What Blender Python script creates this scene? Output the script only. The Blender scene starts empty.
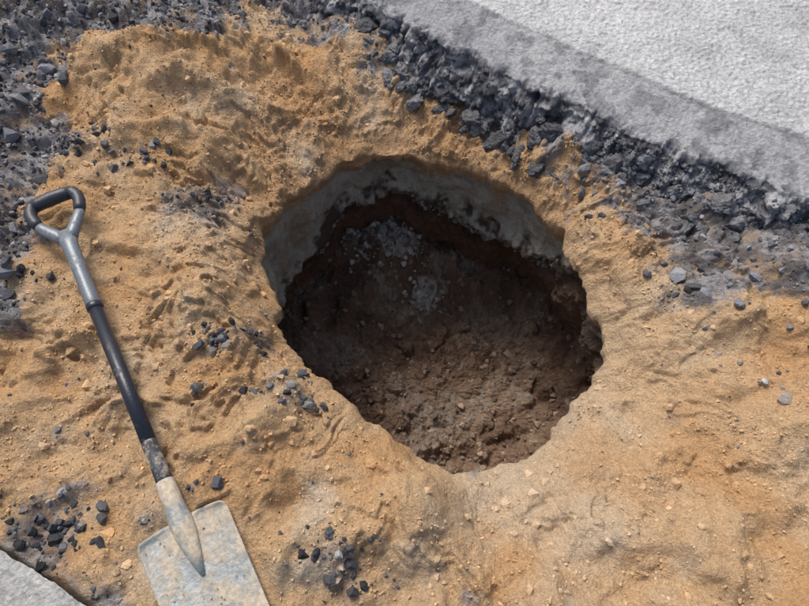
import bpy, bmesh, math, numpy as np
from mathutils import Vector, Matrix
rng=np.random.default_rng(7)
S=bpy.context.scene
# ---------------------------------------------------------------- noise
def h32(a):
    a=a.astype(np.uint32); a^=a>>np.uint32(16); a*=np.uint32(0x7feb352d); a^=a>>np.uint32(15); a*=np.uint32(0x846ca68b); a^=a>>np.uint32(16); return a
def _i(a): return a.astype(np.int64).astype(np.uint32)
def p2(x,y,seed=0):
    x0=np.floor(x);y0=np.floor(y);fx=x-x0;fy=y-y0
    ux=fx*fx*fx*(fx*(fx*6-15)+10);uy=fy*fy*fy*(fy*(fy*6-15)+10)
    X=_i(x0);Y=_i(y0)
    def g(dx,dy):
        h=h32(h32(X+np.uint32(dx)+np.uint32(seed*7919+13))+Y*np.uint32(1)+np.uint32(dy)+np.uint32(seed*104729))
        a=h.astype(np.float64)*(2*math.pi/4294967296.0)
        return np.cos(a)*(fx-dx)+np.sin(a)*(fy-dy)
    a=g(0,0);b=g(1,0);c=g(0,1);d=g(1,1)
    a=a+(b-a)*ux;c=c+(d-c)*ux
    return (a+(c-a)*uy)*1.4
def p3(x,y,z,seed=0):
    x0=np.floor(x);y0=np.floor(y);z0=np.floor(z);fx=x-x0;fy=y-y0;fz=z-z0
    ux=fx*fx*(3-2*fx);uy=fy*fy*(3-2*fy);uz=fz*fz*(3-2*fz)
    X=_i(x0);Y=_i(y0);Z=_i(z0);out=0
    for dx in (0,1):
        for dy in (0,1):
            for dz in (0,1):
                h=h32(h32(h32(X+np.uint32(dx+seed*7919+11))+Y+np.uint32(dy))+Z+np.uint32(dz))
                gx=(h&np.uint32(1023)).astype(np.float64)/511.5-1;gy=((h>>np.uint32(10))&np.uint32(1023)).astype(np.float64)/511.5-1;gz=((h>>np.uint32(20))&np.uint32(1023)).astype(np.float64)/511.5-1
                w=(ux if dx else 1-ux)*(uy if dy else 1-uy)*(uz if dz else 1-uz)
                out=out+w*(gx*(fx-dx)+gy*(fy-dy)+gz*(fz-dz))
    return out*1.3
def fb2(x,y,s,o=4,seed=0,gain=.5):
    r=0;a=1
    for i in range(o):
        r=r+a*p2(x*s+i*17.3,y*s-i*9.1,seed+i);s*=2.03;a*=gain
    return r
def fb3(x,y,z,s,o=4,seed=0,gain=.5):
    r=0;a=1
    for i in range(o):
        r=r+a*p3(x*s+i*17.3,y*s,z*s,seed+i);s*=2.03;a*=gain
    return r
def worley(x,y,s,seed=0):
    """distance to nearest cell point and random id value"""
    X=x*s;Y=y*s;x0=np.floor(X);y0=np.floor(Y);best=np.full(x.shape,9.);bid=np.zeros(x.shape)
    for dx in (-1,0,1):
        for dy in (-1,0,1):
            cx=x0+dx;cy=y0+dy;h=h32(h32(_i(cx)+np.uint32(seed*7919+5))+_i(cy))
            px=cx+(h&np.uint32(65535)).astype(float)/65535;py=cy+(h>>np.uint32(16)).astype(float)/65535
            d=(px-X)**2+(py-Y)**2;k=d<best;best=np.where(k,d,best);bid=np.where(k,(h32(h)&np.uint32(1023)).astype(float)/1023,bid)
    return np.sqrt(best),bid
def sst(a,b,x):
    t=np.clip((x-a)/(b-a),0,1);return t*t*(3-2*t)
def sdpoly(x,y,P):
    P=np.array(P,float);d=np.full(x.shape,1e9);ins=np.zeros(x.shape,bool);n=len(P)
    for i in range(n):
        a=P[i];b=P[(i+1)%n];e=b-a;wx=x-a[0];wy=y-a[1]
        t=np.clip((wx*e[0]+wy*e[1])/(e@e),0,1)
        d=np.minimum(d,(wx-e[0]*t)**2+(wy-e[1]*t)**2)
        if e[1]!=0:
            c=((a[1]>y)!=(b[1]>y))&(x<(b[0]-a[0])*(y-a[1])/(b[1]-a[1])+a[0]);ins^=c
    d=np.sqrt(d);return np.where(ins,-d,d)
# ---------------------------------------------------------------- survey of the place (metres)
CX,CY=.06,.77
rim=[(-.377,.907,-.15),(-.380,.972,-.16),(-.352,1.044,-.18),(-.274,1.148,-.2),(-.163,1.245,-.22),(-.013,1.275,-.22),(.135,1.245,-.22),(.285,1.160,-.2),(.395,1.04,-.19),(.450,.911,-.19),(.487,.778,-.19),(.507,.676,-.19),(.522,.607,-.19),(.478,.565,-.19),(.430,.510,-.19),(.385,.452,-.18),(.335,.385,-.18),(.265,.335,-.17),(.189,.315,-.16),(.1,.312,-.15),(.04,.335,-.14),(-.02,.378,-.13),(-.09,.428,-.12),(-.16,.49,-.12),(-.23,.553,-.12),(-.283,.622,-.13),(-.321,.709,-.14),(-.362,.82,-.15)]
ctl=[(-.761,1.391,.035),(-.947,1.28,-.02),(-1.222,1.675,0),(-.622,1.658,-.02),(-.491,1.24,-.08),(-.521,.962,-.04),(-.422,.662,.01),(-.152,.32,-.02),(-.782,.657,-.03),(-.696,.318,-.03),(-.42,.378,-.01),(-.196,.129,-.03),(.03,.185,-.02),(.132,.193,-.115),(.06,.26,-.05),(.15,.26,-.13),(.088,.115,-.07),(.396,.195,-.1),(.555,.518,-.165),(.60,.42,-.14),(.676,.447,-.09),(.806,.32,-.04),(.822,.689,-.06),(.66,1.0,-.12),(.448,1.137,-.11),(.223,1.34,-.14),(-.165,1.47,-.12),(-.381,1.585,-.07),(.999,.843,-.1),(.56,.113,-.05),(-.013,1.42,-.16),(-.312,1.367,-.14),(.622,.774,-.09),(-.955,.939,-.02),(-.71,.078,-.04),(-.629,1.02,-.04),(0,1.55,-.13),(-.4,1.8,-.1),(.5,1.16,-.13),(.95,.9,-.13),(.57,.9,-.10),(1.2,.3,-.03),(1.3,.8,-.1),(-1.4,.8,0),(-1.4,0,-.03),(1.2,-.3,-.03),(0,-.3,-.03),(-.36,.52,.01),(-.27,.42,.01),(-.46,.83,-.02),(-.08,.25,-.01),(-.57,.72,-.04),(-.5,.5,-.03)]
CP=np.array(ctl+rim);_c=.03
def phi(r2): return np.sqrt(r2+_c*_c)
D2=(CP[:,None,0]-CP[None,:,0])**2+(CP[:,None,1]-CP[None,:,1])**2
A=phi(D2)-np.eye(len(CP))*.004
n_=len(CP);AA=np.zeros((n_+1,n_+1));AA[:n_,:n_]=A;AA[:n_,n_]=1;AA[n_,:n_]=1
W=np.linalg.solve(AA,np.append(CP[:,2],0))
def base(x,y):
    r=np.full(x.shape,W[-1])
    for i in range(n_): r=r+W[i]*phi((x-CP[i,0])**2+(y-CP[i,1])**2)
    return r
rx=np.array([p[0]-CX for p in rim]);ry=np.array([p[1]-CY for p in rim])
ra=np.arctan2(ry,rx);rr=np.hypot(rx,ry);o=np.argsort(ra);ra=ra[o];rr=rr[o]
_rt=np.linspace(-math.pi,math.pi,721)[:-1];_rv=np.interp(_rt,np.concatenate([ra-2*math.pi,ra,ra+2*math.pi]),np.concatenate([rr,rr,rr]))
_g=np.exp(-(np.arange(-12,13)/5.)**2);_g/=_g.sum();_rv=np.convolve(np.concatenate([_rv[-12:],_rv,_rv[:12]]),_g,'valid')
def Rim(th):
    th=(th+math.pi)%(2*math.pi)-math.pi
    R=np.interp(th,np.append(_rt,math.pi),np.append(_rv,_rv[0]))
    cx=np.cos(th);cy=np.sin(th)
    return R+.012*fb2(cx,cy,2.5,3,5)+.014*fb2(cx,cy,7,4,9,.45)
E1=np.array([.857,-.515]);N1=np.array([.515,.857])
def G1(s): return np.interp(s,[-40,-5,-1.484,-1.157,-.913,-.703,-.495,-.184,.092,.363,.586,3,40],[2.2,1.9,1.499,1.44,1.405,1.367,1.345,1.324,1.319,1.338,1.355,1.4,1.4])
E2=np.array([.889,-.459]);N2=np.array([-.459,-.889])
def G2(s): return .224+0*s
SJ=np.array([-.417,.179]);SD=np.array([-.505,.863]);SD=SD/np.linalg.norm(SD)
SX=np.array([SD[1],-SD[0]])
Z0,Z1=.012,.03;SL=.716
asTL=[(-.42,1.95),(-.5,1.62),(-.56,1.5),(-.75,1.53),(-1.0,1.5),(-.97,1.22),(-.85,1.12),(-.9,1.04),(-.96,.98),(-.88,.8),(-.89,.62),(-1.6,.5),(-2.6,1),(-2.6,3),(-.42,3)]
asR=[(-.5,1.9),(-.38,1.70),(-.15,1.57),(.05,1.47),(.22,1.35),(.40,1.21),(.47,1.12),(.54,1.03),(.63,.94),(.62,.80),(.68,.71),(.85,.72),(1.1,.67),(2,.5),(2,1.5),(0,2.2)]
blob=[(-.52,.98,.10,.6),(-.69,.15,.1,.9),(-.36,.55,.06,.3),(-.27,.45,.06,.3),(-.13,.1,.07,.35),(.66,.72,.06,.45),(-.33,.06,.05,.4),(-.62,.02,.1,.9),(-.43,.24,.05,.35)]
def masks(x,y):
    n=fb2(x,y,9,5,31,.6);n2=fb2(x,y,30,3,37)
    a=sst(-.03,.03,-sdpoly(x,y,asTL)+n*.08+n2*.02)
    b=sst(-.04,.04,-sdpoly(x,y,asR)+n*.09+n2*.03)
    m=np.maximum(a,b)
    for bx,by,r,w in blob:
        q=np.exp(-((x-bx)**2+(y-by)**2)/(r*r))
        m=np.maximum(m,w*sst(.3,.85,q+n*.5+n2*.2))
    return m
dents=[(-.33,.40,.05,.020,.6),(-.62,.72,.06,.018,-.3),(-.95,.45,.07,.022,.2),(-.75,.45,.05,.016,1.),(.66,.28,.08,.020,.4),(.9,.25,.07,.022,-.5),(.80,.55,.06,.018,.2),(-.55,.55,.04,.012,.8),(-.65,1.25,.07,.02,.3),(1.02,.5,.06,.02,.9),(-.52,.33,.045,.022,-.7),(.42,.08,.06,.02,.1),(-.22,.2,.04,.014,1.2),(-.35,1.42,.07,.02,-.5)]
def H(x,y,detail=True):
    dx=x-CX;dy=y-CY;r=np.hypot(dx,dy);th=np.arctan2(dy,dx);d=r-Rim(th)
    h=base(x,y)
    far=sst(1.5,2.6,r);h=h*(1-far)+far*(-.04)
    soft=sst(-.15,.35,(x-.1)*.8+(.62-y))
    k=np.exp(-np.maximum(d,0)/(.022+.035*soft));h=h-(.02+.035*soft)*k-.010*np.exp(-np.maximum(d,0)/.006)
    m=masks(x,y)
    wx=x+.03*p2(x*8,y*8,3)+.008*p2(x*27,y*27,5);wy=y+.03*p2(x*8,y*8,4)+.008*p2(x*27,y*27,6)
    slope=np.exp(-np.maximum(d-.02,0)/.13)*sst(.62,.95,y+.4*np.abs(x-.06))
    am=1-.55*far;ed=sst(0,.10,d)
    h=h+am*(.042*fb2(wx,wy,3.6,2,1)*sst(0,.15,d)+.016*fb2(wx,wy,10,3,2)*(.2+.8*ed))
    rough=sst(-.25,.35,fb2(x,y,3.3,3,78)+.35*(y-.6))*(1-.6*soft*(1-sst(.1,.3,d)))
    q=fb2(wx,wy,5.5,4,14,.5);st=0
    for c_,a_ in ((-.34,.012),(-.08,.014),(.22,.012)): st=st+a_*sst(-.02,.02,q-c_)
    h=h+(st-.018)*(.35+.65*ed)*am*(.3+.7*rough)
    rid=1-np.abs(fb2(wx,wy,8,4,12,.5))*2.2
    h=h+(.004+.012*slope)*(rid-.4)*sst(-.01,.05,d)
    h=h+slope*.008*fb2(wx,wy,22,4,21,.55)
    for bx,by,r_,dp,a_ in dents:
        ca,sa=math.cos(a_),math.sin(a_);u=((wx-bx)*ca+(wy-by)*sa)/(r_*1.6);v=(-(wx-bx)*sa+(wy-by)*ca)/r_
        q2=u*u+v*v;h=h-dp*1.2*np.exp(-q2**1.6)+dp*.5*np.exp(-((np.sqrt(q2)-1.35)/.3)**2)
    smooth=.35+.65*rough
    h=h+smooth*(.0042*fb2(x,y,38,3,41,.55)+.0022*np.abs(fb2(x,y,95,3,43,.6)))
    w1,id1=worley(wx,wy,26,7);h=h+sst(.55,.2,w1)*(id1>.66)*.011*(id1-.4)*smooth
    w1,id1=worley(wx,wy,11,8);h=h+sst(.5,.15,w1)*(id1>.78)*.016*(1-m)*ed
    h=h+m*(.008*np.abs(fb2(x,y,40,3,51,.6))+.012*fb2(x,y,14,3,54))
    g=x*N1[0]+y*N1[1]-G1(x*E1[0]+y*E1[1])
    h=np.where(g>-.02,np.minimum(h,-.10-.06*sst(-.02,.08,g)),h)
    g=x*N2[0]+y*N2[1]-G2(x)
    h=np.where(g>-.02,np.minimum(h,-.02-.09*sst(-.02,.05,g)),h)
    u=(x-SJ[0])*SD[0]+(y-SJ[1])*SD[1];v=np.abs((x-SJ[0])*SX[0]+(y-SJ[1])*SX[1])
    zl=Z0+(Z1-Z0)*np.clip(u/SL,-.4,1.3)
    lim=zl-.014+np.maximum(v-.02,0)*1.2
    h=np.where((u>-.02)&(u<.72),np.minimum(h,lim),h)
    lim=zl-.012+np.maximum(v-.075,0)*1.0
    h=np.where((u>.70)&(u<.9),np.minimum(h,lim),h)
    lim=Z0+.09*np.minimum(u,0)-.009+np.maximum(v-.095,0)*1.0
    h=np.where((u<=.0)&(u>-.34),np.minimum(h,lim),h)
    return h
def mix(a,b,t): return a+(np.asarray(b)-a)*t[...,None]
def groundcol(x,y):
    dx=x-CX;dy=y-CY;r=np.hypot(dx,dy);th=np.arctan2(dy,dx);d=r-Rim(th)
    n=fb2(x,y,5,5,61,.55);nf=fb2(x,y,60,3,63,.7)
    c=np.zeros(x.shape+(3,))+np.array([.59,.39,.215])
    c=mix(c,[.62,.46,.295],sst(0,.7,n)*.6)
    c=mix(c,[.56,.33,.155],sst(.0,.6,-n)*.8)
    wet=np.exp(-np.maximum(d,0)/.12)*sst(.78,1.05,y+.3*np.maximum(-x,0))
    c=mix(c,[.47,.29,.15],wet*.7)
    lowr=np.exp(-np.maximum(d,0)/.10)*sst(.1,.35,x-.1+(.7-y)*.5)*sst(.95,.6,y)
    c=mix(c,[.57,.44,.30],lowr*.8)
    for bx,by,rr_,w in [(.3,.2,.17,.5),(-.17,.22,.05,.8),(.45,.25,.12,.3),(.75,.2,.1,.2),(-.45,.75,.1,.2),(-.6,.45,.12,.2)]:
        q=np.exp(-((x-bx)**2+(y-by)**2)/rr_**2);c=mix(c,[.60,.48,.345],w*sst(.2,.9,q+n*.5))
    m=masks(x,y)
    g=fb2(x,y,14,4,71,.6)
    ac=mix(np.zeros(x.shape+(3,))+np.array([.115,.117,.13]),[.33,.33,.34],sst(-.25,.4,g))
    ac=mix(ac,[.42,.30,.19],sst(.2,.55,fb2(x,y,11,4,75,.6))*.6)
    c=c+(ac-c)*(m*.9)[...,None]
    c=c*(1+.11*nf)[...,None]
    return np.clip(c,.01,.9)
# ---------------------------------------------------------------- mesh helper
def mk(name,V,F,col=None,mat=None,smooth=True):
    V=np.asarray(V,np.float32).reshape(-1,3);F=np.asarray(F,np.int32);k=F.shape[1]
    me=bpy.data.meshes.new(name)
    me.vertices.add(len(V));me.vertices.foreach_set('co',V.ravel())
    me.loops.add(F.size);me.loops.foreach_set('vertex_index',F.ravel())
    me.polygons.add(len(F));me.polygons.foreach_set('loop_start',np.arange(0,F.size,k,dtype=np.int32))
    me.update(calc_edges=True)
    me.polygons.foreach_set('use_smooth',np.full(len(F),smooth))
    if col is not None:
        at=me.color_attributes.new('col','FLOAT_COLOR','POINT')
        c=np.ones((len(V),4),np.float32);c[:,:3]=np.asarray(col).reshape(-1,3);at.data.foreach_set('color',c.ravel())
    ob=bpy.data.objects.new(name,me);S.collection.objects.link(ob)
    if mat: me.materials.append(mat)
    return ob
def gridF(a,b,wrap=False):
    i=np.arange(a-1)[:,None];j=np.arange(b if wrap else b-1)[None,:];j2=(j+1)%b
    return np.stack([i*b+j,i*b+j2,(i+1)*b+j2,(i+1)*b+j],-1).reshape(-1,4)
# ---------------------------------------------------------------- materials
def newmat(name):
    m=bpy.data.materials.new(name);m.use_nodes=True;nt=m.node_tree
    return m,nt,nt.nodes['Principled BSDF']
def attrmat(name,rough=.95,bs=130,bd=.006,var=.3,spec=.15,grain=None,bst=.8,det=6,speck=None):
    m,nt,b=newmat(name);N=nt.nodes;L=nt.links
    at=N.new('ShaderNodeAttribute');at.attribute_name='col'
    tc=N.new('ShaderNodeNewGeometry')
    no=N.new('ShaderNodeTexNoise');no.inputs['Scale'].default_value=bs;no.inputs['Detail'].default_value=det;no.inputs['Roughness'].default_value=.68
    L.new(tc.outputs['Position'],no.inputs['Vector'])
    mr=N.new('ShaderNodeMapRange');mr.inputs['From Min'].default_value=.25;mr.inputs['From Max'].default_value=.75;mr.inputs['To Min'].default_value=1-var;mr.inputs['To Max'].default_value=1+var
    L.new(no.outputs['Fac'],mr.inputs['Value'])
    mx=N.new('ShaderNodeVectorMath');mx.operation='SCALE';L.new(at.outputs['Color'],mx.inputs[0]);L.new(mr.outputs[0],mx.inputs['Scale'])
    last=mx.outputs[0]
    if grain:
        vo=N.new('ShaderNodeTexVoronoi');vo.inputs['Scale'].default_value=grain;L.new(tc.outputs['Position'],vo.inputs['Vector'])
        sp=N.new('ShaderNodeSeparateColor');L.new(vo.outputs['Color'],sp.inputs[0])
        mr2=N.new('ShaderNodeMapRange');mr2.inputs['To Min'].default_value=.82;mr2.inputs['To Max'].default_value=1.18;L.new(sp.outputs[0],mr2.inputs['Value'])
        mx2=N.new('ShaderNodeVectorMath');mx2.operation='SCALE';L.new(last,mx2.inputs[0]);L.new(mr2.outputs[0],mx2.inputs['Scale']);last=mx2.outputs[0]
    L.new(last,b.inputs['Base Color']);b.inputs['Roughness'].default_value=rough;b.inputs['Specular IOR Level'].default_value=spec
    bp=N.new('ShaderNodeBump');bp.inputs['Distance'].default_value=bd;bp.inputs['Strength'].default_value=bst
    L.new(no.outputs['Fac'],bp.inputs['Height']);L.new(bp.outputs['Normal'],b.inputs['Normal'])
    return m
M_soil=attrmat('sandy_soil',grain=420,bd=.011,bst=1,bs=160,var=.22)
M_stone=attrmat('stone',rough=.8,spec=.3,bs=180,bd=.005)
M_chunk=attrmat('asphalt_chunk_mat',rough=.95,spec=.1,bs=70,bd=.020,var=.5,bst=1,grain=200)
M_clod=attrmat('soil_clod',bs=220,bd=.004)
M_pave=attrmat('pavement_mat',rough=.9,bs=90,bd=.010,var=.12,bst=1,grain=160)
# ---------------------------------------------------------------- terrain with cavity
NT=1700
th=np.linspace(-math.pi,math.pi,NT,endpoint=False)
R0=Rim(th)
dd=[0];st=.0028
while dd[-1]<1.35: dd.append(dd[-1]+st);st=min(st*1.006,.0058)
st=.0075
while dd[-1]<150: dd.append(dd[-1]+st);st*=1.22
dd=np.array(dd)[::-1]
r=R0[None,:]+dd[:,None]
ct=np.cos(th)[None,:];sn=np.sin(th)[None,:]
X=CX+r*np.cos(th);Y=CY+r*np.sin(th);Z=H(X,Y)
C=groundcol(X,Y)
k=np.where(dd<.22)[0][0]
fall=(sst(.2,.06,dd[k:])*sst(0,.008,dd[k:]))[:,None]
o3=.018*fb3(X[k:],Y[k:],Z[k:]*1.3,12,3,191,.45)
X[k:]=X[k:]+fall*o3*ct;Y[k:]=Y[k:]+fall*o3*sn
rz=Z[-1].copy()
w=np.linspace(0,1,170)[1:,None]
def zfl(x,y):
    q=np.hypot(x-.08,y-.85)
    wl,il=worley(x+.01*p2(x*20,y*20,2),y,13,88)
    return -.93+.13*sst(.3,.68,q)+.16*np.exp(-((x+.07)**2+(y-1.34)**2)/.03)+.035*fb2(x,y,5,3,81)+.016*fb2(x,y,20,4,83,.6)+.004*np.abs(fb2(x,y,60,3,87))+.03*sst(.55,.25,wl)*(il>.7)
bul=.12+.03*np.sin(th*2+1)+.04*fb2(np.cos(th),np.sin(th),1.5,2,90)+.02*np.cos(th-.1)
f=.22*sst(.0,.12,w)+.78*sst(.35,.9,w)
r=R0[None,:]+bul[None,:]*f
xx=CX+r*ct;yy=CY+r*sn
zb=zfl(CX+(R0+bul)*np.cos(th),CY+(R0+bul)*np.sin(th))
zz=rz[None,:]+(zb-rz)[None,:]*w
env=sst(0,.10,w)
deg=np.degrees(th)
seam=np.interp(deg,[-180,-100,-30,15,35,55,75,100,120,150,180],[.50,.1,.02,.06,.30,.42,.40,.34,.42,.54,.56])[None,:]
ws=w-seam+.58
band=sst(.46,.66,ws+.12*fb3(xx,yy,zz,5,2,95))
off=env*(.036*fb3(xx,yy,zz,5,3,91)+.014*fb3(xx,yy,zz,16,4,92,.5)*(.7+.9*band)+.018*band*np.abs(fb3(xx,yy,zz,26,2,93)))
off=off-.03*np.exp(-((ws-.60)/.07)**2)*(1+fb3(xx,yy,zz,9,2,94))*sst(.1,.3,w)
floor_=-.004-(.10)*sst(.2,.5,w)
off=np.maximum(off,floor_)
xx=xx+off*ct;yy=yy+off*sn
nn=fb3(xx,yy,zz,7,4,96,.6);n9=fb3(xx,yy,zz,25,3,97,.6)
wc=np.zeros(xx.shape+(3,))+np.array([.48,.455,.37])
wc=mix(wc,[.34,.315,.24],sst(0,.5,nn+.4*n9));wc=mix(wc,[.36,.27,.18],sst(.1,.5,-nn+.3*n9)*.7)
topc=np.repeat(C[-1][None],len(w),0)
wc=topc+(wc-topc)*sst(.03,.12,w+.1*nn)[...,None]
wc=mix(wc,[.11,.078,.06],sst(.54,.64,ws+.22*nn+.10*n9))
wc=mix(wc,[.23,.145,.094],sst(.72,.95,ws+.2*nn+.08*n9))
k=np.linspace(1,0.002,190)[1:,None]
rF=(R0+bul)[None,:]*k
xf=CX+rF*ct;yf=CY+rF*sn
zf=zfl(xf,yf)
last=np.hypot(xx[-1]-CX,yy[-1]-CY)-(R0+bul)
xf=xf+last*k**8*ct;yf=yf+last*k**8*sn
nf=fb2(xf,yf,6,5,98,.6)
fc=np.zeros(xf.shape+(3,))+np.array([.27,.18,.122])
fc=mix(fc,[.35,.255,.18],sst(0,.5,nf));fc=mix(fc,[.19,.12,.083],sst(.1,.5,-nf))
for bx,by,r_,cc in [(.08,1.15,.065,(.70,.68,.60)),(-.07,1.36,.13,(.66,.64,.55)),(.36,.97,.12,(.36,.28,.21)),(.1,.65,.14,(.31,.25,.195))]:
    q=np.exp(-((xf-bx)**2+(yf-by)**2)/r_**2);fc=mix(fc,cc,.9*sst(.35,.85,q+nf*.6+.4*fb2(xf,yf,40,2,99)))
V=np.concatenate([np.stack([X,Y,Z],-1),np.stack([xx,yy,zz],-1),np.stack([xf,yf,zf],-1)],0)
CC=np.concatenate([C,wc*(1+.15*fb3(xx,yy,zz,60,2,3))[...,None],fc*(1+.2*fb2(xf,yf,60,3,5))[...,None]],0)
F=gridF(V.shape[0],NT,True)
terr=mk('ground_with_sinkhole',V,F,np.clip(CC,.01,.9),M_soil)
# ---------------------------------------------------------------- pavements
def pavement(name,E,N,G,s0,s1,band,seed,thick=.16,pale=(.50,.50,.49),rg=1.):
    s=[s0];
    while s[-1]<s1: s.append(s[-1]+.0036)
    ext=[];q=.01
    a=s0
    while a>-40: q*=1.3;a-=q;ext.append(a)
    s=ext[::-1]+s
    q=.01;a=s[-1]
    while a<40: q*=1.3;a+=q;s.append(a)
    s=np.array(s)
    back=[0];q=.0042
    while back[-1]<(.85 if band>.1 else .3): back.append(back[-1]+q)
    while back[-1]<60: q*=1.3;back.append(back[-1]+q)
    back=np.array(back)[::-1]
    nf_=64
    w=np.linspace(0,1,nf_)[1:]
    Sg,B=np.meshgrid(s,back,indexing='ij')
    eg=G(s)+rg*(.014*p2(s*4,s*0+.5,seed)+.020*fb2(s,s*0+3.3,12,5,seed+1,.62))
    gx=E[0]*Sg+N[0]*(eg[:,None]+B);gy=E[1]*Sg+N[1]*(eg[:,None]+B)
    nb=.006*fb2(gx,gy,6,4,seed+2,.6)+(eg-G(s))[:,None]
    inb=sst(band+.005,band-.005,B+nb) if band>0 else B*0
    gz=-.006*inb-.022*sst(band,0,B)*(band>0)
    chip=np.exp(-B/.02)*sst(.0,.25,fb2(gx,gy,30,3,seed+14,.6)-.05)*rg
    gz=gz-.014*chip-.006*np.exp(-B/.006)
    pit,pid=worley(gx+.004*p2(gx*60,gy*60,9),gy,75,seed+3);ru=sst(.75,.1,pit)*(.3+pid)
    gz=gz+rg*(.0030*ru+.0022*fb2(gx,gy,18,3,seed+13)+.0025*fb2(gx,gy,70,2,seed+16))*(1-.75*inb)+.004*inb*fb2(gx,gy,12,4,seed+4,.6)+.004*fb2(gx,gy,2,2,seed+5)*sst(20,1,B)
    n=fb2(gx,gy,4,5,seed+6,.6)
    c=np.zeros(gx.shape+(3,))+np.array(pale);c=mix(c,np.array(pale)*.84,sst(0,.6,n));c=mix(c,np.array(pale)*1.1,sst(0,.6,-n))
    c=c*(.93+.12*ru)[...,None]
    c=mix(c,[.33,.33,.335],inb*(.9-.5*sst(-.1,.5,n)))
    c=mix(c,[.19,.19,.20],inb*sst(.10,.45,fb2(gx,gy,9,4,seed+15,.65))*.7)
    c=mix(c,[.15,.15,.165],np.clip(chip*1.2,0,1))
    Sf,Wf=np.meshgrid(s,w,indexing='ij')
    out=.07*sst(0,.75,Wf)*(1+1.0*fb2(Sf,Wf*.1,6,3,seed+7))-.18*sst(.78,1,Wf)
    z0=gz[:,-1][:,None];zz=z0+(-thick-z0)*Wf**.9
    x=E[0]*Sf+N[0]*(eg[:,None]-out);y=E[1]*Sf+N[1]*(eg[:,None]-out)
    en=sst(0,.10,Wf)
    off=en*(.036*fb3(x,y,zz,11,3,seed+8,.6)+.026*np.abs(fb3(x,y,zz,28,4,seed+9,.55))+.018*np.abs(p3(x*22,y*22,zz*22,seed+12)))
    x=x-N[0]*off;y=y-N[1]*off;zz=zz+off*.35
    nf2=fb3(x,y,zz,16,5,seed+10,.65)
    cf=np.zeros(x.shape+(3,))+np.array([.10,.10,.11]);cf=mix(cf,[.36,.36,.37],sst(-.1,.25,nf2)*.9);cf=mix(cf,[.42,.42,.42],sst(.5,.0,Wf)*sst(-.2,.2,nf2)*.85)
    V=np.concatenate([np.stack([gx,gy,gz],-1),np.stack([x,y,zz],-1)],1)
    c=np.concatenate([c,cf],1)
    ob=mk(name,V,gridF(V.shape[0],V.shape[1])[:,::-1] if (E[0]*N[1]-E[1]*N[0])<0 else gridF(V.shape[0],V.shape[1]),np.clip(c,.01,.85),M_pave)
    return V,back
PV,bk=pavement('road_pavement',E1,N1,G1,-1.5,.75,.17,200,thick=.175,pale=(.54,.54,.53))
pavement('road_pavement.001',E2,N2,G2,-1.0,-.3,.0,300,thick=.12,pale=(.50,.49,.46),rg=.25)
# ---------------------------------------------------------------- stones
def variants(n,npts,seed=1):
    r_=np.random.default_rng(seed);out=[]
    for i in range(n):
        p=r_.normal(size=(npts,3));p/=np.linalg.norm(p,axis=1)[:,None];p*=r_.uniform(.72,1.05,(npts,1))
        bm=bmesh.new()
        for q in p: bm.verts.new(q)
        bmesh.ops.convex_hull(bm,input=bm.verts)
        bmesh.ops.triangulate(bm,faces=bm.faces[:])
        ids={};vs=[];fs=[]
        for f in bm.faces:
            t=[]
            for v in f.verts:
                if v not in ids: ids[v]=len(vs);vs.append(v.co[:])
                t.append(ids[v])
            fs.append(t)
        bm.free();out.append((np.array(vs),np.array(fs)))
    return out
def lumps(n,seed=1):
    out=[]
    for i in range(n):
        bm=bmesh.new();bmesh.ops.create_icosphere(bm,subdivisions=5,radius=1)
        vs=np.array([v.co[:] for v in bm.verts]);fs=np.array([[v.index for v in f.verts] for f in bm.faces]);bm.free()
        r_=np.random.default_rng(seed+i);pl=r_.normal(size=(8,3));pl/=np.linalg.norm(pl,axis=1)[:,None];hh=r_.uniform(.45,.8,8)
        for q,h_ in zip(pl,hh):
            t=vs@q;vs=vs-np.maximum(t-h_,0)[:,None]*q
        o_=.22*fb3(vs[:,0]+9*i,vs[:,1]+5,vs[:,2]+5,2.0,5,500,.62)+.10*np.abs(fb3(vs[:,0]+3*i,vs[:,1]+5,vs[:,2]+5,6,3,520,.6));vs=vs*(1+o_)[:,None]
        out.append((vs,fs))
    return out
VA=variants(14,16,seed=3);VB=variants(10,11,seed=4);VL=variants(10,26,seed=5);VC=lumps(7,60)
def scatter(name,P,sz,col,mat,vs,flat=(.55,.9),smooth=False,sink=.25):
    P=np.asarray(P,float);n=len(P);Vs=[];Fs=[];Cs=[];o_=0
    vi=rng.integers(0,len(vs),n)
    for k_,(v,f) in enumerate(vs):
        I=np.where(vi==k_)[0]
        if len(I)==0: continue
        m=len(I)
        q=rng.normal(size=(m,4));q[:,1:3]*=.45;q/=np.linalg.norm(q,axis=1)[:,None]
        a,b,c,d=q.T
        Rm=np.stack([np.stack([1-2*(c*c+d*d),2*(b*c-a*d),2*(b*d+a*c)],-1),np.stack([2*(b*c+a*d),1-2*(b*b+d*d),2*(c*d-a*b)],-1),np.stack([2*(b*d-a*c),2*(c*d+a*b),1-2*(b*b+c*c)],-1)],1)
        sc=np.stack([rng.uniform(.8,1.2,m),rng.uniform(.65,1.,m),rng.uniform(flat[0],flat[1],m)],-1)*sz[I][:,None]
        p=np.einsum('mij,mvj->mvi',Rm,v[None]*sc[:,None,:])
        pp=P[I].copy();pp[:,2]+=sz[I]*(.5-sink)
        p=p+pp[:,None,:]
        Vs.append(p.reshape(-1,3));Fs.append((f[None]+(np.arange(m)*len(v))[:,None,None]+o_).reshape(-1,3));o_+=m*len(v)
        Cs.append(np.repeat(col[I][:,None,:],len(v),1).reshape(-1,3))
    return mk(name,np.concatenate(Vs),np.concatenate(Fs),np.concatenate(Cs),mat,smooth)
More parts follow.
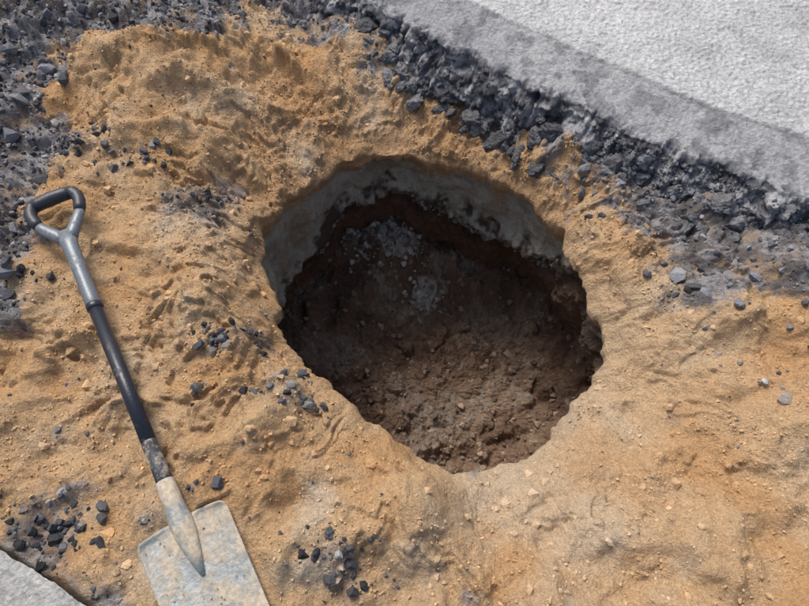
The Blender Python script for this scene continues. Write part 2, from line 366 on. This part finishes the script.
def samp(n,x0=-1.45,x1=1.35,y0=-.05,y1=1.95):
    x=rng.uniform(x0,x1,n);y=rng.uniform(y0,y1,n)
    d=np.hypot(x-CX,y-CY)-Rim(np.arctan2(y-CY,x-CX))
    g=x*N1[0]+y*N1[1]-G1(x*E1[0]+y*E1[1]);g2=x*N2[0]+y*N2[1]-.224
    k=(d>.012)&(g<-.03)&(g2<-.005);return x[k],y[k],d[k]
def spadefree(x,y,mg=.0):
    u=(x-SJ[0])*SD[0]+(y-SJ[1])*SD[1];v=np.abs((x-SJ[0])*SX[0]+(y-SJ[1])*SX[1])
    return ~(((u<.02)&(u>-.33)&(v<.1+mg))|((u>0)&(u<.72)&(v<.022+mg))|((u>=.7)&(u<.87)&(v<.075+mg)))
def sizes(n,lo,hi,p=2.2): return lo+(hi-lo)*rng.random(n)**p
x,y,d=samp(100000);m=masks(x,y);dn=sst(-.25,.45,fb2(x,y,5,4,401,.6)+.5*np.exp(-((d-.1)/.15)**2)*(y>.9))
k=(rng.random(len(x))<(.12+.75*dn)*(1-m*.6))&spadefree(x,y);x=x[k];y=y[k]
z=H(x,y);c=groundcol(x,y)*rng.uniform(.88,1.15,(len(x),1));s=sizes(len(x),.0012,.006,3.)
P=np.stack([x,y,z],-1)
nb_=260;uu=rng.uniform(-1,1,nb_);vv=-.02-.25*rng.random(nb_);kk=fb2(uu*.08+3,vv,16,2,77)>.02;uu=uu[kk];vv=vv[kk];nb_=len(uu)
bx_=SJ[0]+SD[0]*vv+SX[0]*uu*.078;by_=SJ[1]+SD[1]*vv+SX[1]*uu*.078;bz_=Z0+vv*.0775+.012*uu*uu-.004
P=np.concatenate([P,np.stack([bx_,by_,bz_],-1)]);s=np.concatenate([s,sizes(nb_,.0006,.0035,3)]);c=np.concatenate([c,np.tile([[.5,.37,.22]],(nb_,1))])
scatter('soil_crumbs',P,s,np.clip(c,.01,.9),M_clod,VB,sink=.35)
x,y,d=samp(5200);k=(rng.random(len(x))<(.1+.9*sst(0,.4,fb2(x,y,6,3,402))))&spadefree(x,y,.01);x=x[k];y=y[k];z=H(x,y)
c=groundcol(x,y)*rng.uniform(.9,1.06,(len(x),1));s=sizes(len(x),.004,.018,4)
scatter('soil_clods',np.stack([x,y,z],-1),s,np.clip(c,.01,.9),M_clod,VA,smooth=False,sink=.55)
def acol(n):
    b=rng.uniform(.045,.21,n)
    c=np.stack([b*.98,b*.99,b*1.07],-1);t=rng.random(n)<.14;c[t]=np.array([.38,.37,.36])*rng.uniform(.7,1.2,(t.sum(),1));return c
x,y,d=samp(75000);m=masks(x,y);rt=x>-.35;k=(rng.random(len(x))<np.where(rt,.3,.6)*m**1.5)&spadefree(x,y);x=x[k];y=y[k];z=H(x,y)
s=sizes(len(x),.0016,.012,3.2)
P1=np.stack([x,y,z],-1)
x,y,d=samp(4200);m=sst(.04,-.02,sdpoly(x,y,asTL));k=(rng.random(len(x))<.5*m)&spadefree(x,y,.01);x=x[k];y=y[k];z=H(x,y)
s2=sizes(len(x),.007,.032,3.2);P2=np.stack([x,y,z],-1)
x,y,d=samp(900);m=sst(.0,-.04,sdpoly(x,y,asR));k=(rng.random(len(x))<.5*m);x=x[k];y=y[k];z=H(x,y)
s5=sizes(len(x),.006,.024,3.);P5=np.stack([x,y,z],-1)
cl=[(-.416,.55,.03,40),(-.37,.56,.03,40),(-.315,.42,.012,8),(-.24,.48,.02,14),(-.20,.42,.022,30),(-.68,1.08,.03,26),(-.32,.06,.025,20),(-.67,.165,.05,60),(-.15,.13,.035,36),(-.11,.08,.03,26),(-.39,.23,.03,16),(-.43,.43,.02,6),(-.85,1.12,.05,50),(-.9,.72,.05,36),(-.52,.99,.06,22),(.68,.76,.05,20),(.52,1.02,.05,10)]
cx_=[];cs_=[]
for a,b,r_,n in cl:
    cx_.append(np.stack([rng.normal(a,r_,n),rng.normal(b,r_*.7,n)],-1));cs_.append(sizes(n,.002,.018,2.0))
cx_=np.concatenate(cx_);cs_=np.concatenate(cs_);k=spadefree(cx_[:,0],cx_[:,1],.012);cx_=cx_[k];cs_=cs_[k]
dq=np.hypot(cx_[:,0]-CX,cx_[:,1]-CY)-Rim(np.arctan2(cx_[:,1]-CY,cx_[:,0]-CX));k=dq>.02;cx_=cx_[k];cs_=cs_[k]
P3=np.stack([cx_[:,0],cx_[:,1],H(cx_[:,0],cx_[:,1])],-1)
x,y,d=samp(900);k=spadefree(x,y,.01)&(x<.0);x=x[k];y=y[k];P4=np.stack([x,y,H(x,y)],-1);s4=sizes(len(x),.0015,.008,3)
PP=np.concatenate([P1,P2,P5,P3,P4]);ss=np.concatenate([s,s2,s5,cs_,s4]);cc=acol(len(PP));n3=len(P1)+len(P2)+len(P5);cc[n3:]*=.6
rt=(PP[:,0]>-.35)&(np.arange(len(PP))<n3);cc[rt]=cc[rt]*.7+.10
scatter('asphalt_rubble',PP,ss,cc,M_stone,VA,sink=.4)
fi=rng.integers(400,PV.shape[0]-1,3000);fj=PV.shape[1]-1-rng.integers(10,60,3000)
P=PV[fi,fj];vis=(P[:,0]>-1.3)&(P[:,0]<1.5);P=P[vis];s=sizes(len(P),.002,.009,2.4);cf=acol(len(P))*.8+.06
scatter('asphalt_aggregate',P,s,cf,M_stone,VA,sink=.5)
# crumbling asphalt base, lumped together along the foot of the broken edge
n=110;sa=rng.uniform(-1.0,.62,n);ob_=.03+.12*rng.random(n)**1.6;gg=G1(sa)
x=E1[0]*sa+N1[0]*(gg-ob_);y=E1[1]*sa+N1[1]*(gg-ob_);s=sizes(n,.018,.050,1.4)
z=np.maximum(H(x,y),-.15)+np.where(ob_<.07,.015,0)
bb=rng.uniform(.13,.30,n);c=np.stack([bb,bb,bb*1.03],-1)
scatter('asphalt_chunks',np.stack([x,y,z],-1),s,c,M_chunk,VC,flat=(.45,.75),smooth=True,sink=.8)
pb=[(.81,.43,.017,(.34,.3,.26)),(.76,.53,.010,(.3,.27,.24)),(.785,.475,.009,(.5,.5,.49)),(.92,.66,.013,(.12,.12,.14)),(.87,.6,.011,(.2,.2,.22)),(.70,.62,.009,(.3,.26,.22)),(.83,.5,.008,(.12,.12,.13)),(.73,.56,.008,(.3,.28,.25)),(.9,.55,.009,(.1,.1,.12)),(.77,.66,.016,(.2,.2,.22)),(.71,.7,.022,(.24,.24,.26)),(.68,.77,.024,(.28,.28,.3)),(.84,.74,.02,(.22,.22,.24)),(-1.02,1.41,.028,(.25,.25,.27)),(.62,.9,.018,(.25,.24,.26)),(.95,.75,.022,(.2,.2,.22))]
pa=np.array([(a,b) for a,b,_,_ in pb]);P_=np.stack([pa[:,0],pa[:,1],H(pa[:,0],pa[:,1])],-1)
s=np.array([q[2] for q in pb]);c=np.array([q[3] for q in pb])
x,y,d=samp(900,.6,1.2,.25,.8);q=rng.random(len(x))<.12;x=x[q];y=y[q];P_=np.concatenate([P_,np.stack([x,y,H(x,y)],-1)]);s=np.concatenate([s,sizes(len(x),.002,.007,2)]);c=np.concatenate([c,rng.uniform(.1,.4,(len(x),1))*np.array([[1,.95,.9]])])
scatter('pebbles',P_,s,c,M_stone,VL,smooth=False,sink=.2)
n=1700;a=rng.uniform(-math.pi,math.pi,n);q=rng.random(n)**.5;R_=Rim(a)+np.interp(a,th,bul)
x=CX+R_*q*np.cos(a);y=CY+R_*q*np.sin(a)
x=np.concatenate([x,rng.normal(-.07,.09,160),rng.normal(.08,.035,50)]);y=np.concatenate([y,rng.normal(1.31,.05,160),rng.normal(1.15,.03,50)]);z=zfl(x,y);n=len(x);s=sizes(n,.002,.020,3.5);s[1700:]=sizes(210,.003,.018,1.8)
c=np.array([[.27,.20,.15]])*rng.uniform(.5,1.6,(n,1));c[1700:]=np.array([.64,.62,.55])*rng.uniform(.6,1.15,(210,1))
P=np.stack([x,y,z],-1)
wj=rng.integers(0,NT,1500);wi=np.clip(((seam[0,wj]+.03+.12*rng.random(1500)**1.0)*169),1,165).astype(int);kk=seam[0,wj]>.2;wj=wj[kk];wi=wi[kk];nw=len(wj)
P=np.concatenate([P,np.stack([xx[wi,wj],yy[wi,wj],zz[wi,wj]],-1)]);s=np.concatenate([s,sizes(nw,.003,.018,2.5)]);c=np.concatenate([c,np.array([[.2,.175,.14]])*rng.uniform(.4,2.2,(nw,1))])
scatter('sinkhole_rubble',P,s,c,M_stone,VA,sink=.45)
# ---------------------------------------------------------------- spade
root=bpy.data.objects.new('garden_spade',None);S.collection.objects.link(root)
def simple(name,col,rough,metal=0,dirt=None,dscale=18,dth=(.45,.6),bump=.0006):
    m,nt,b=newmat(name);N=nt.nodes;L=nt.links
    g=N.new('ShaderNodeTexCoord')
    no=N.new('ShaderNodeTexNoise');no.inputs['Scale'].default_value=dscale;no.inputs['Detail'].default_value=8;no.inputs['Roughness'].default_value=.7;L.new(g.outputs['Object'],no.inputs['Vector'])
    n2=N.new('ShaderNodeTexNoise');n2.inputs['Scale'].default_value=dscale*9;n2.inputs['Detail'].default_value=4;L.new(g.outputs['Object'],n2.inputs['Vector'])
    mr=N.new('ShaderNodeMapRange');mr.inputs['From Min'].default_value=dth[0];mr.inputs['From Max'].default_value=dth[1];L.new(no.outputs['Fac'],mr.inputs['Value'])
    mx=N.new('ShaderNodeMix');mx.data_type='RGBA';mx.inputs['A'].default_value=(*col,1);mx.inputs['B'].default_value=(*(dirt or col),1);L.new(mr.outputs[0],mx.inputs['Factor'])
    m2=N.new('ShaderNodeMix');m2.data_type='RGBA';m2.blend_type='MULTIPLY';m2.inputs['Factor'].default_value=.6
    r2=N.new('ShaderNodeMapRange');r2.inputs['From Min'].default_value=.3;r2.inputs['From Max'].default_value=.7;r2.inputs['To Min'].default_value=.6;r2.inputs['To Max'].default_value=1.3;L.new(n2.outputs['Fac'],r2.inputs['Value'])
    L.new(mx.outputs['Result'],m2.inputs['A']);L.new(r2.outputs[0],m2.inputs['B']);L.new(m2.outputs['Result'],b.inputs['Base Color'])
    r3=N.new('ShaderNodeMapRange');r3.inputs['To Min'].default_value=rough;r3.inputs['To Max'].default_value=.95;L.new(mr.outputs[0],r3.inputs['Value']);L.new(r3.outputs[0],b.inputs['Roughness'])
    r4=N.new('ShaderNodeMapRange');r4.inputs['To Min'].default_value=metal;r4.inputs['To Max'].default_value=0;L.new(mr.outputs[0],r4.inputs['Value']);L.new(r4.outputs[0],b.inputs['Metallic'])
    ad=N.new('ShaderNodeMath');ad.operation='ADD';L.new(mr.outputs[0],ad.inputs[0]);L.new(n2.outputs['Fac'],ad.inputs[1])
    bp=N.new('ShaderNodeBump');bp.inputs['Distance'].default_value=bump;bp.inputs['Strength'].default_value=.8;L.new(ad.outputs[0],bp.inputs['Height']);L.new(bp.outputs['Normal'],b.inputs['Normal'])
    return m
M_blade=simple('dirty_steel',(.36,.38,.365),.45,.4,(.50,.42,.31),13,(.42,.56),.0015)
M_black=simple('black_shaft_mat',(.018,.021,.032),.35,0,(.16,.14,.12),30,(.6,.75))
M_worn=simple('worn_shaft_mat',(.035,.04,.05),.5,0,(.36,.31,.24),28,(.46,.56))
M_grey=simple('grey_sleeve_mat',(.16,.18,.20),.4,.2,(.3,.28,.25),25,(.56,.72))
M_grip=simple('black_grip_mat',(.03,.034,.042),.45,0,(.2,.18,.16),25,(.6,.8))
def tube(name,pts,rad,mat,seg=20,caps=True):
    pts=[Vector(p) for p in pts];V=[];n=len(pts)
    for i,p in enumerate(pts):
        t=(pts[min(i+1,n-1)]-pts[max(i-1,0)]).normalized();sd=t.cross(Vector((0,0,1))).normalized();up=sd.cross(t).normalized()
        for j in range(seg):
            a=2*math.pi*j/seg;V.append(p+sd*math.cos(a)*rad[i][0]+up*math.sin(a)*rad[i][1])
    me=bpy.data.meshes.new(name);F=[(i*seg+j,i*seg+(j+1)%seg,(i+1)*seg+(j+1)%seg,(i+1)*seg+j) for i in range(n-1) for j in range(seg)]
    if caps: F+=[tuple(range(seg))[::-1],tuple((n-1)*seg+j for j in range(seg))]
    me.from_pydata([v[:] for v in V],[],F);me.materials.append(mat)
    for p in me.polygons: p.use_smooth=len(p.vertices)==4
    ob=bpy.data.objects.new(name,me);S.collection.objects.link(ob);ob.parent=root;return ob
def R(a,b=None): return (a,b if b else a)
tube('shaft_black',[(0,.16,0),(0,.3,0),(0,.515,0)],[R(.0148),R(.0148),R(.0152)],M_black)
tube('shaft_worn',[(0,.062,0),(0,.1,0),(0,.165,0)],[R(.0154),R(.0153),R(.0151)],M_worn)
tube('sleeve_grey',[(0,.505,0),(0,.508,0),(0,.53,0),(0,.62,0),(0,.69,0),(0,.725,0)],[R(.0150),R(.0168),R(.0165),R(.0160),R(.0185,.015),R(.028,.014)],M_grey)
tube('sleeve_collar',[(0,.498,0),(0,.5,0),(0,.512,0),(0,.514,0)],[R(.0155),R(.0175),R(.0175),R(.0155)],M_black)
for sx in (-1,1):
    pts=[(sx*x_,y_,0) for x_,y_ in [(.006,.700),(.016,.722),(.030,.742),(.042,.760),(.050,.778)]]
    tube('yoke_arm',pts,[R(.014,.012),R(.0155,.0125),R(.0145,.012),R(.0130,.0115),R(.012,.0115)],M_grey)
    pts=[(sx*x_,y_,0) for x_,y_ in [(.047,.770),(.052,.785),(.0555,.802),(.055,.818),(.049,.830),(.040,.836)]]
    tube('grip_side',pts,[R(.0125,.0125),R(.0138,.013),R(.014,.0135),R(.0145,.0138),R(.0155,.015),R(.0155,.015)],M_grip)
tube('grip',[(-.046,.832,0),(-.03,.836,0),(0,.838,0),(.03,.836,0),(.046,.832,0)],[R(.0145),R(.0160),R(.0170),R(.0160),R(.0145)],M_grip)
nx,ny=41,61;V=[]
for j in range(ny):
    t=j/(ny-1);y_=-.285*t
    hw=.086-.006*t
    if t<.05: hw-= .010*(1-t/.05)**2
    if t>.93: hw-=.012*((t-.93)/.07)**2
    for i in range(nx):
        u=-1+2*i/(nx-1);xx_=u*hw
        yy_=y_ - .010*(abs(u)**2)*(1-t)+ (.006*(u*u))*t
        zz_=.012*u*u+ .014*math.exp(-(u/.22)**2)*max(0,1-t/.55)**1.3 -.006
        if t<.06: zz_+= .006*(1-t/.06)**2*float(sst(.2,.5,np.array(abs(u))))
        V.append((xx_,yy_,zz_))
F=[(j*nx+i,(j+1)*nx+i,(j+1)*nx+i+1,j*nx+i+1) for j in range(ny-1) for i in range(nx-1)]
me=bpy.data.meshes.new('blade');me.from_pydata([tuple(map(float,v)) for v in V],[],F);me.materials.append(M_blade)
for p in me.polygons:p.use_smooth=True
bl=bpy.data.objects.new('blade',me);S.collection.objects.link(bl);bl.parent=root
so=bl.modifiers.new('t','SOLIDIFY');so.thickness=.0025
bl.rotation_euler=(math.radians(3),0,0)
tube('socket',[(0,.078,0),(0,.076,0),(0,.03,0),(0,.0,.000),(0,-.03,-.001),(0,-.07,-.003),(0,-.11,-.006)],[R(.0165),R(.0178),R(.019),R(.022,.018),R(.021,.013),R(.014,.009),R(.004,.003)],M_blade)
ang=math.atan2(SD[1],SD[0])-math.pi/2
pit=math.atan2(Z1-Z0,SL)
root.matrix_world=Matrix.Translation((SJ[0],SJ[1],Z0))@Matrix.Rotation(ang,4,'Z')@Matrix.Rotation(pit,4,'X')
# ---------------------------------------------------------------- camera, light
cam=bpy.data.cameras.new('camera');co=bpy.data.objects.new('camera',cam);S.collection.objects.link(co)
cam.sensor_width=36;cam.lens=36*611/809;cam.clip_start=.01;cam.clip_end=500
co.location=(0,0,1.2);co.rotation_euler=(math.radians(90-62),0,0);S.camera=co
W_=bpy.data.worlds.new('World');S.world=W_;W_.use_nodes=True;nt=W_.node_tree
sk=nt.nodes.new('ShaderNodeTexSky');sk.sky_type='NISHITA';sk.sun_disc=False
el=math.radians(55);az=math.radians(-30)
sk.sun_elevation=el;sk.sun_rotation=az;sk.dust_density=4;sk.air_density=1
bg=nt.nodes['Background'];bg.inputs['Strength'].default_value=.15;nt.links.new(sk.outputs[0],bg.inputs['Color'])
sl=bpy.data.lights.new('sun','SUN');sl.energy=2.8;sl.angle=math.radians(26);sl.color=(1,.96,.91)
so_=bpy.data.objects.new('sun',sl);S.collection.objects.link(so_)
d=Vector((math.sin(az)*math.cos(el),math.cos(az)*math.cos(el),math.sin(el)));so_.rotation_euler=d.to_track_quat('Z','Y').to_euler()
S.view_settings.view_transform='Standard';S.view_settings.look='None';S.view_settings.exposure=0
